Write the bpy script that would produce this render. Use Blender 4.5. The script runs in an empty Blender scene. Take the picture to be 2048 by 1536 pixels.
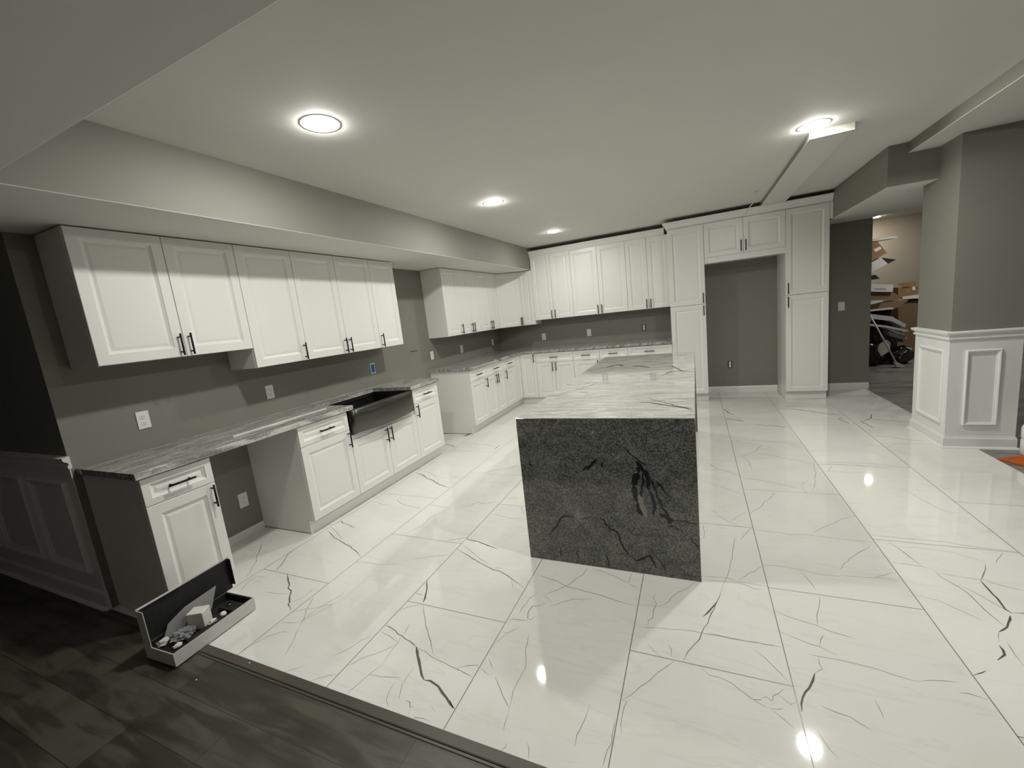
import bpy, bmesh, math, random
from mathutils import Vector, Matrix, noise
random.seed(7)
sc = bpy.context.scene
COL = sc.collection
PI = math.pi
# ------------------------------------------------------------------ camera
def cam_axes(yaw, pitch, roll):
    y, p, r = map(math.radians, (yaw, pitch, roll))
    f = Vector((-math.sin(y)*math.cos(p), math.cos(y)*math.cos(p), math.sin(p)))
    rt = Vector((math.cos(y), math.sin(y), 0)); up = rt.cross(f)
    return rt*math.cos(r)+up*math.sin(r), up*math.cos(r)-rt*math.sin(r), f
CAMLOC = Vector((3.38533, -0.09628, 1.51532))
RT, UP, FW = cam_axes(24.47177, -9.16128, -6.31556)
FPX = 828.243
cd = bpy.data.cameras.new('camera'); cam = bpy.data.objects.new('camera', cd); COL.objects.link(cam)
m = Matrix((RT, UP, -FW)).transposed().to_4x4(); m.translation = CAMLOC
cam.matrix_world = m
cd.sensor_width = 36; cd.lens = FPX/2048*36; cd.clip_start = 0.02; cd.clip_end = 60
sc.camera = cam
# ------------------------------------------------------------------ world, exposure
w = bpy.data.worlds.new('world'); sc.world = w; w.use_nodes = True
w.node_tree.nodes['Background'].inputs[0].default_value = (0.8, 0.85, 0.9, 1)
w.node_tree.nodes['Background'].inputs[1].default_value = 0.02
sc.view_settings.view_transform = 'Standard'; sc.view_settings.look = 'None'
sc.view_settings.gamma = 1; sc.view_settings.exposure = 0.0
sc.view_settings.use_curve_mapping = False
sc.cycles.max_bounces = 10; sc.cycles.diffuse_bounces = 6; sc.cycles.glossy_bounces = 5
sc.cycles.sample_clamp_indirect = 4.0
LAMP = 520.0          # radiance of a recessed ceiling lamp's lens
# ------------------------------------------------------------------ levels and lines of the room (metres)
S = 2.262             # underside of the dropped soffits
H = 2.617             # ceiling
SX = 0.859            # face of the soffit over the sink wall
L = 7.03              # back wall
# ------------------------------------------------------------------ materials
def new_mat(name):
    mt = bpy.data.materials.new(name); mt.use_nodes = True
    nt = mt.node_tree; b = nt.nodes['Principled BSDF']
    return mt, nt, b
def nd(nt, t, **kw):
    n = nt.nodes.new(t)
    for k, v in kw.items():
        if k in n.inputs: n.inputs[k].default_value = v
        else: setattr(n, k, v)
    return n
def ramp(nt, src, stops):
    r = nt.nodes.new('ShaderNodeValToRGB'); e = r.color_ramp.elements
    while len(e) < len(stops): e.new(0.5)
    for el, (p, c) in zip(e, stops): el.position = p; el.color = (*c, 1)
    nt.links.new(src, r.inputs[0]); return r
def coords(nt, scale=(1, 1, 1), rot=(0, 0, 0)):
    # world position, so that separate slabs and planks do not repeat
    g = nt.nodes.new('ShaderNodeNewGeometry'); mp = nt.nodes.new('ShaderNodeMapping')
    mp.inputs['Scale'].default_value = scale; mp.inputs['Rotation'].default_value = rot
    nt.links.new(g.outputs['Position'], mp.inputs[0]); return mp.outputs[0]
def paint(name, col, rough=0.5, var=0.03, bump=0.0, bs=60, spec=0.4):
    mt, nt, b = new_mat(name)
    n = nd(nt, 'ShaderNodeTexNoise', Scale=2.3, Detail=4.0); nt.links.new(coords(nt), n.inputs['Vector'])
    lo = tuple(c*(1-var) for c in col); hi = tuple(min(1, c*(1+var)) for c in col)
    r = ramp(nt, n.outputs['Fac'], [(0.3, lo), (0.7, hi)])
    nt.links.new(r.outputs[0], b.inputs['Base Color'])
    b.inputs['Roughness'].default_value = rough; b.inputs['Specular IOR Level'].default_value = spec
    if bump:
        n2 = nd(nt, 'ShaderNodeTexNoise', Scale=bs, Detail=3.0); nt.links.new(coords(nt), n2.inputs['Vector'])
        bp = nd(nt, 'ShaderNodeBump', Strength=bump, Distance=0.002)
        nt.links.new(n2.outputs['Fac'], bp.inputs['Height']); nt.links.new(bp.outputs[0], b.inputs['Normal'])
    return mt
def glow(name, col, strength):
    mt, nt, b = new_mat(name)
    b.inputs['Base Color'].default_value = (*col, 1)
    b.inputs['Emission Color'].default_value = (*col, 1); b.inputs['Emission Strength'].default_value = strength
    return mt
def metal(name, col, rough):
    mt, nt, b = new_mat(name)
    n = nd(nt, 'ShaderNodeTexNoise', Scale=30.0, Detail=3.0); nt.links.new(coords(nt, (1, 1, 12)), n.inputs['Vector'])
    r = ramp(nt, n.outputs['Fac'], [(0.3, tuple(c*.9 for c in col)), (0.7, col)])
    nt.links.new(r.outputs[0], b.inputs['Base Color'])
    b.inputs['Metallic'].default_value = 1; b.inputs['Roughness'].default_value = rough
    return mt
def tile_mat():
    mt, nt, b = new_mat('polished_marble_tile')
    n = nd(nt, 'ShaderNodeTexNoise', Scale=1.4, Detail=6.0, Distortion=1.2)
    nt.links.new(coords(nt, (1, 1.0, 1), (0, 0, .5)), n.inputs['Vector'])
    r = ramp(nt, n.outputs['Fac'], [(0.25, (.73, .72, .675)), (0.5, (.80, .79, .75)), (0.8, (.825, .82, .78))])
    # faint hair veins running across the tiles
    n2 = nd(nt, 'ShaderNodeTexNoise', Scale=2.0, Detail=7.0, Distortion=0.6)
    nt.links.new(coords(nt, (0.5, 3.2, 1), (0, 0, -.25)), n2.inputs['Vector'])
    v = ramp(nt, n2.outputs['Fac'], [(0.487, (1, 1, 1)), (0.5, (.90, .895, .885)), (0.513, (1, 1, 1))])
    mx = nd(nt, 'ShaderNodeMix', data_type='RGBA', blend_type='MULTIPLY'); mx.inputs[0].default_value = .55
    nt.links.new(r.outputs[0], mx.inputs[6]); nt.links.new(v.outputs[0], mx.inputs[7])
    nt.links.new(mx.outputs[2], b.inputs['Base Color'])
    b.inputs['Roughness'].default_value = 0.045; b.inputs['Specular IOR Level'].default_value = 0.55
    return mt
def wood_mat(name, a, b_, c_, x0=0.0, y0=0.0, rough=0.38):
    mt, nt, b = new_mat(name)
    g = nt.nodes.new('ShaderNodeNewGeometry'); mp = nt.nodes.new('ShaderNodeMapping')
    mp.inputs['Location'].default_value = (x0, y0, 0)
    nt.links.new(g.outputs['Position'], mp.inputs[0])
    br = nt.nodes.new('ShaderNodeTexBrick')
    br.inputs['Scale'].default_value = 1; br.inputs['Brick Width'].default_value = 1.22; br.inputs['Row Height'].default_value = 0.178
    br.inputs['Mortar Size'].default_value = 0.0012; br.inputs['Mortar Smooth'].default_value = 0.1; br.offset = 0.37; br.offset_frequency = 2
    br.inputs['Color1'].default_value = (0, 0, 0, 1); br.inputs['Color2'].default_value = (1, 1, 1, 1); br.inputs['Mortar'].default_value = (.5, .5, .5, 1)
    nt.links.new(mp.outputs[0], br.inputs['Vector'])
    n = nd(nt, 'ShaderNodeTexNoise', Scale=5.0, Detail=8.0, Distortion=0.7)
    nt.links.new(coords(nt, (0.5, 3.4, 1)), n.inputs['Vector'])
    n3 = nd(nt, 'ShaderNodeTexNoise', Scale=2.2, Detail=5.0, Distortion=1.0)
    nt.links.new(coords(nt, (0.9, 2.0, 1)), n3.inputs['Vector'])
    ad = nd(nt, 'ShaderNodeMath', operation='MULTIPLY_ADD'); ad.inputs[1].default_value = 0.22
    nt.links.new(br.outputs['Color'], ad.inputs[0]); nt.links.new(n.outputs['Fac'], ad.inputs[2])
    ad2 = nd(nt, 'ShaderNodeMath', operation='MULTIPLY_ADD'); ad2.inputs[1].default_value = 0.6
    nt.links.new(n3.outputs['Fac'], ad2.inputs[0]); nt.links.new(ad.outputs[0], ad2.inputs[2])
    r = ramp(nt, ad2.outputs[0], [(0.62, a), (0.86, b_), (1.0, c_)])
    mx = nd(nt, 'ShaderNodeMix', data_type='RGBA', blend_type='MIX')
    nt.links.new(br.outputs['Fac'], mx.inputs[0]); nt.links.new(r.outputs[0], mx.inputs[6]); mx.inputs[7].default_value = tuple(c*.6 for c in a)+(1,)
    nt.links.new(mx.outputs[2], b.inputs['Base Color'])
    b.inputs['Roughness'].default_value = rough
    bp = nd(nt, 'ShaderNodeBump', Strength=0.25, Distance=0.002)
    nt.links.new(n.outputs['Fac'], bp.inputs['Height']); nt.links.new(bp.outputs[0], b.inputs['Normal'])
    return mt
def granite(name, scale, rot, dark, mid, light, streak=1.0, rough=0.07, dist=2.0, fine=55.0, wt=0.75):
    mt, nt, b = new_mat(name)
    co = coords(nt, scale, rot)
    n = nd(nt, 'ShaderNodeTexNoise', Scale=3.0, Detail=9.0, Roughness=0.62, Distortion=dist); nt.links.new(co, n.inputs['Vector'])
    f = nd(nt, 'ShaderNodeTexNoise', Scale=fine, Detail=4.0, Roughness=0.7, Distortion=0.4)
    nt.links.new(coords(nt, tuple(1+(s-1)*.5 for s in scale), rot), f.inputs['Vector'])
    ad = nd(nt, 'ShaderNodeMath', operation='MULTIPLY_ADD'); ad.inputs[1].default_value = wt
    cn = nd(nt, 'ShaderNodeMath', operation='MULTIPLY'); cn.inputs[1].default_value = 1.75-wt
    nt.links.new(n.outputs['Fac'], cn.inputs[0])
    nt.links.new(f.outputs['Fac'], ad.inputs[0]); nt.links.new(cn.outputs[0], ad.inputs[2])
    r = ramp(nt, ad.outputs[0], [(0.66, dark), (0.80, tuple(.5*(x+y) for x, y in zip(dark, mid))), (0.90, mid), (1.0, light)])
    # swirling dark bands
    v = nd(nt, 'ShaderNodeTexNoise', Scale=1.1, Detail=6.0, Distortion=dist*1.3)
    nt.links.new(coords(nt, tuple(s*1.15 for s in scale), rot), v.inputs['Vector'])
    vr = ramp(nt, v.outputs['Fac'], [(0.475, (1, 1, 1)), (0.5, (.45, .45, .45)), (0.525, (1, 1, 1))])
    mx = nd(nt, 'ShaderNodeMix', data_type='RGBA', blend_type='MULTIPLY'); mx.inputs[0].default_value = streak
    nt.links.new(r.outputs[0], mx.inputs[6]); nt.links.new(vr.outputs[0], mx.inputs[7])
    nt.links.new(mx.outputs[2], b.inputs['Base Color'])
    b.inputs['Roughness'].default_value = rough; b.inputs['Specular IOR Level'].default_value = 0.5
    return mt
M = {}
M['cab'] = paint('white_cabinet_lacquer', (.80, .80, .765), 0.33, .01)
M['trim'] = paint('white_trim_paint', (.78, .78, .76), 0.4, .01)
M['wall'] = paint('grey_wall_paint', (.222, .218, .188), 0.62, .02, .15, 220)
M['wallfar'] = paint('pale_grey_wall_paint', (.42, .40, .345), 0.65, .03, .1, 220)
M['ceil'] = paint('ceiling_paint', (.70, .70, .66), 0.8, .012, .12, 300)
M['tile'] = tile_mat()
M['grout'] = paint('grey_grout', (.25, .24, .215), 0.3, .02)
M['vein'] = paint('dark_marble_vein', (.135, .125, .11), 0.05, .25)
M['vein2'] = paint('pale_marble_vein', (.31, .295, .26), 0.05, .15)
M['wood'] = wood_mat('weathered_plank_floor', (.028, .025, .019), (.048, .043, .033), (.088, .078, .060), -0.39, 0.32+.012)
M['wood2'] = wood_mat('grey_plank_floor', (.11, .10, .095), (.18, .168, .158), (.26, .243, .23), 0, 0)
M['thresh'] = paint('threshold_wood', (.085, .074, .058), 0.4, .2)
M['granite'] = granite('grey_streaked_granite', (5.0, .7, 3.0), (0, 0, .10), (.13, .13, .125), (.34, .34, .315), (.56, .56, .525), .3, fine=80.0)
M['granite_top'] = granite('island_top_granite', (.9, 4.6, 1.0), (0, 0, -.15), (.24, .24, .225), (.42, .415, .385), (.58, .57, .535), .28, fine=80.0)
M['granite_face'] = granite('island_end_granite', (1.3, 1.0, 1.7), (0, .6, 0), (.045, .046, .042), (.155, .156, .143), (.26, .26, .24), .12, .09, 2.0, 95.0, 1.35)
M['gdark'] = paint('black_granite_vein', (.018, .018, .018), 0.08, .5)
M['glight'] = paint('pale_granite_spot', (.32, .285, .26), 0.09, .2)
M['steel'] = metal('brushed_dark_steel', (.125, .125, .115), 0.28)
M['steel_in'] = metal('basin_steel', (.10, .10, .10), 0.4)
M['black'] = paint('matt_black_metal', (.006, .006, .006), 0.5, .1, spec=.25)
M['plate'] = paint('white_plastic', (.82, .82, .79), 0.3, .01)
M['slot'] = paint('dark_slot', (.03, .03, .03), 0.6, .1)
M['blue'] = paint('blue_masking_tape', (.03, .13, .42), 0.5, .1)
M['lens'] = glow('lamp_lens', (.985, .985, .925), LAMP)
M['lens_dim'] = glow('dimmer_lamp_lens', (.985, .985, .925), LAMP*.62)
M['lens_bright'] = glow('brighter_lamp_lens', (.985, .985, .925), LAMP*1.28)
M['lens_fill'] = glow('fill_lamp_lens', (1.0, .98, .93), LAMP*.20)  # for the unseen fill lamp added behind the camera
M['lens_far'] = glow('warm_lamp_lens', (1.0, .86, .70), LAMP*.48)
M['board'] = paint('brown_cardboard', (.30, .17, .085), 0.8, .12, .2, 40)
M['boardd'] = paint('worn_cardboard', (.20, .135, .075), 0.8, .15, .2, 40)
M['wboard'] = paint('white_cardboard', (.62, .60, .58), 0.6, .05)
M['foam'] = paint('black_foam', (.012, .012, .013), 0.7, .3, .4, 60)
M['foamw'] = paint('white_foam', (.74, .72, .67), 0.6, .03)
M['paper'] = paint('grey_paper', (.33, .33, .32), 0.6, .08)
M['bag'] = paint('black_plastic_bag', (.012, .013, .015), 0.22, .3, .9, 16, .6)
M['cream'] = paint('cream_plastic', (.52, .53, .42), 0.4, .05)
M['clear'] = paint('glossy_plastic_film', (.30, .30, .30), 0.08, .4, 1.0, 30, .9)
M['orange'] = paint('orange_cloth', (.75, .18, .03), 0.75, .12, .5, 90)
M['bare'] = paint('raw_wood', (.20, .14, .095), 0.7, .2)
M['wire'] = paint('white_cable_sheath', (.60, .60, .55), 0.5, .05)
M['label'] = paint('paper_label', (.80, .78, .74), 0.6, .02)
# ------------------------------------------------------------------ mesh helpers
def link(name, me, mats, parent=None):
    o = bpy.data.objects.new(name, me); COL.objects.link(o)
    for mt in (mats if isinstance(mats, (list, tuple)) else [mats]): me.materials.append(M[mt])
    if parent: o.parent = parent
    return o
def finish(name, bm, mats, parent=None, smooth=False, recalc=True):
    if recalc: bmesh.ops.recalc_face_normals(bm, faces=bm.faces)
    me = bpy.data.meshes.new(name); bm.to_mesh(me); bm.free()
    if smooth:
        for p in me.polygons: p.use_smooth = True
    return link(name, me, mats, parent)
def box(bm, x0, x1, y0, y1, z0, z1, bev=0.0, mi=0, rot=None, seg=1):
    vs = [bm.verts.new((x, y, z)) for x in (x0, x1) for y in (y0, y1) for z in (z0, z1)]
    fs = [bm.faces.new([vs[i] for i in f]) for f in ((0, 1, 3, 2), (4, 6, 7, 5), (0, 4, 5, 1), (2, 3, 7, 6), (0, 2, 6, 4), (1, 5, 7, 3))]
    for f in fs: f.material_index = mi
    if bev:
        es = list({e for f in fs for e in f.edges})
        r = bmesh.ops.bevel(bm, geom=es, offset=bev, segments=seg, affect='EDGES', profile=0.5)
        vs = list({v for f in r['faces'] for v in f.verts} | {v for v in vs if v.is_valid})
        for f in r['faces']: f.material_index = mi
    if rot is not None:
        bmesh.ops.transform(bm, matrix=rot, verts=vs)
    return vs
def prism(bm, pts, a, b, axis='z', mi=0):
    """closed outline pts extruded from a to b along an axis"""
    def P(p, t):
        return {'z': (p[0], p[1], t), 'x': (t, p[0], p[1]), 'y': (p[0], t, p[1])}[axis]
    A = [bm.verts.new(P(p, a)) for p in pts]; B = [bm.verts.new(P(p, b)) for p in pts]
    n = len(pts); fs = [bm.faces.new(A[::-1]), bm.faces.new(B)]
    for i in range(n): fs.append(bm.faces.new((A[i], A[(i+1) % n], B[(i+1) % n], B[i])))
    for f in fs: f.material_index = mi
    return A+B
def tube(bm, pts, r, n=10, mi=0, caps=True):
    pts = [Vector(p) for p in pts]; rings = []
    for i, p in enumerate(pts):
        d = (pts[min(i+1, len(pts)-1)]-pts[max(i-1, 0)]).normalized()
        u = d.orthogonal().normalized() if i == 0 else (u - d*u.dot(d)).normalized()
        v = d.cross(u); rr = r[i] if isinstance(r, (list, tuple)) else r
        rings.append([bm.verts.new(p+u*math.cos(2*PI*k/n)*rr+v*math.sin(2*PI*k/n)*rr) for k in range(n)])
    for a, b in zip(rings, rings[1:]):
        for k in range(n):
            f = bm.faces.new((a[k], a[(k+1) % n], b[(k+1) % n], b[k])); f.material_index = mi; f.smooth = True
    if caps:
        for f in (bm.faces.new(rings[0][::-1]), bm.faces.new(rings[-1])): f.material_index = mi
def lathe(bm, prof, n=48, mi=0, loc=(0, 0, 0), smooth=True):
    rings = []
    for r, z in prof:
        rings.append([bm.verts.new((loc[0]+r*math.cos(2*PI*k/n), loc[1]+r*math.sin(2*PI*k/n), loc[2]+z)) for k in range(n)] if r > 0 else [bm.verts.new((loc[0], loc[1], loc[2]+z))])
    for a, b in zip(rings, rings[1:]):
        for k in range(n):
            if len(a) == 1 and len(b) == 1: continue
            if len(a) == 1: f = bm.faces.new((a[0], b[k], b[(k+1) % n]))
            elif len(b) == 1: f = bm.faces.new((a[k], a[(k+1) % n], b[0]))
            else: f = bm.faces.new((a[k], a[(k+1) % n], b[(k+1) % n], b[k]))
            f.material_index = mi; f.smooth = smooth
def sweep(bm, path, prof, mi=0, closed=False):
    """sweep profile [(out, z)] along a horizontal polyline of (x, y); out is to the right of travel; mitred"""
    P = [Vector((p[0], p[1])) for p in path]; n = len(P); rings = []
    for i in range(n):
        a = P[i]-P[i-1] if (i > 0 or closed) else P[1]-P[0]
        b = P[(i+1) % n]-P[i] if (i < n-1 or closed) else P[-1]-P[-2]
        a.normalize(); b.normalize()
        na, nb = Vector((a.y, -a.x)), Vector((b.y, -b.x)); mm = (na+nb); mm = mm/ (mm.length_squared/2) if mm.length > 1e-6 else na
        rings.append([bm.verts.new((P[i].x+mm.x*o, P[i].y+mm.y*o, z)) for o, z in prof])
    k = len(prof)
    for i in range(n if closed else n-1):
        A, B = rings[i], rings[(i+1) % n]
        for j in range(k): bm.faces.new((A[j], A[(j+1) % k], B[(j+1) % k], B[j])).material_index = mi
    if not closed: bm.faces.new(rings[0]); bm.faces.new(rings[-1][::-1])
def rframe(bm, c, u, v, w, h, prof, mi=0):
    """mitred picture-frame moulding: centre c, in-plane axes u v, outward normal u x v; prof [(inset, height)]"""
    c, u, v = Vector(c), Vector(u), Vector(v); nn = u.cross(v); rings = []
    for ins, ht in prof:
        rings.append([bm.verts.new(c+u*sx*(w/2-ins)+v*sy*(h/2-ins)+nn*ht) for sx, sy in ((-1, -1), (1, -1), (1, 1), (-1, 1))])
    for A, B in zip(rings, rings[1:]):
        for i in range(4): bm.faces.new((A[i], A[(i+1) % 4], B[(i+1) % 4], B[i])).material_index = mi
    return rings
def ribbon(bm, pts, width, mi, place, step=28, rough=1.0, seed=0, taper=True):
    """natural vein: a narrow flat strip along pts (mm), jittered and tapering at its ends"""
    P = [Vector((pts[i], pts[i+1], 0)) for i in range(0, len(pts), 2)]; Q = []
    for a, b in zip(P, P[1:]):
        d = b-a; k = max(1, int(d.length/step)); nrm = Vector((-d.y, d.x, 0)).normalized() if d.length > 0 else Vector((0, 1, 0))
        for j in range(k):
            t = j/k; jit = noise.noise(Vector((a.x*.013+t*k*.83, a.y*.013+seed, seed*1.7)))*min(d.length*.10, 9)*rough*math.sin(PI*min(1, max(0, t)))**.3
            Q.append(a+d*t+nrm*(jit if j else 0))
    Q.append(P[-1]); n = len(Q); prev = None
    if n < 2: return
    for i, p in enumerate(Q):
        d = (Q[min(i+1, n-1)]-Q[max(i-1, 0)]); nrm = Vector((-d.y, d.x, 0)).normalized()
        wv = width*(0.75+0.75*abs(noise.noise(p*.021+Vector((seed, 0, 5)))))
        if taper: wv *= max(.25, min(1, i/max(1, n*.12), (n-1-i)/max(1, n*.12)))
        pr = (bm.verts.new(place(p+nrm*wv/2)), bm.verts.new(place(p-nrm*wv/2)))
        if prev:
            f = bm.faces.new((prev[0], prev[1], pr[1], pr[0])); f.material_index = mi
        prev = pr
def tag(o, label=None, cat=None, group=None, kind=None):
    if label: o['label'] = label
    if cat: o['category'] = cat
    if group: o['group'] = group
    if kind: o['kind'] = kind
    return o
def thing(name, label, cat, loc, rotz=0, group=None):
    o = bpy.data.objects.new(name, None); COL.objects.link(o); o.empty_display_size = .1
    o.location = loc; o.rotation_euler = (0, 0, rotz)
    return tag(o, label, cat, group)
def struct(name, bm, mats, label=None, recalc=True):
    return tag(finish(name, bm, mats, recalc=recalc), label, None, None, 'structure')
def at(px, py, ax, val):
    """the point of the place that the photograph shows at a pixel, on a plane across axis ax"""
    d = FW + RT*((px-1024)/FPX) - UP*((py-768)/FPX); i = 'xyz'.index(ax)
    return CAMLOC + d*((val-CAMLOC[i])/d[i])
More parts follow.
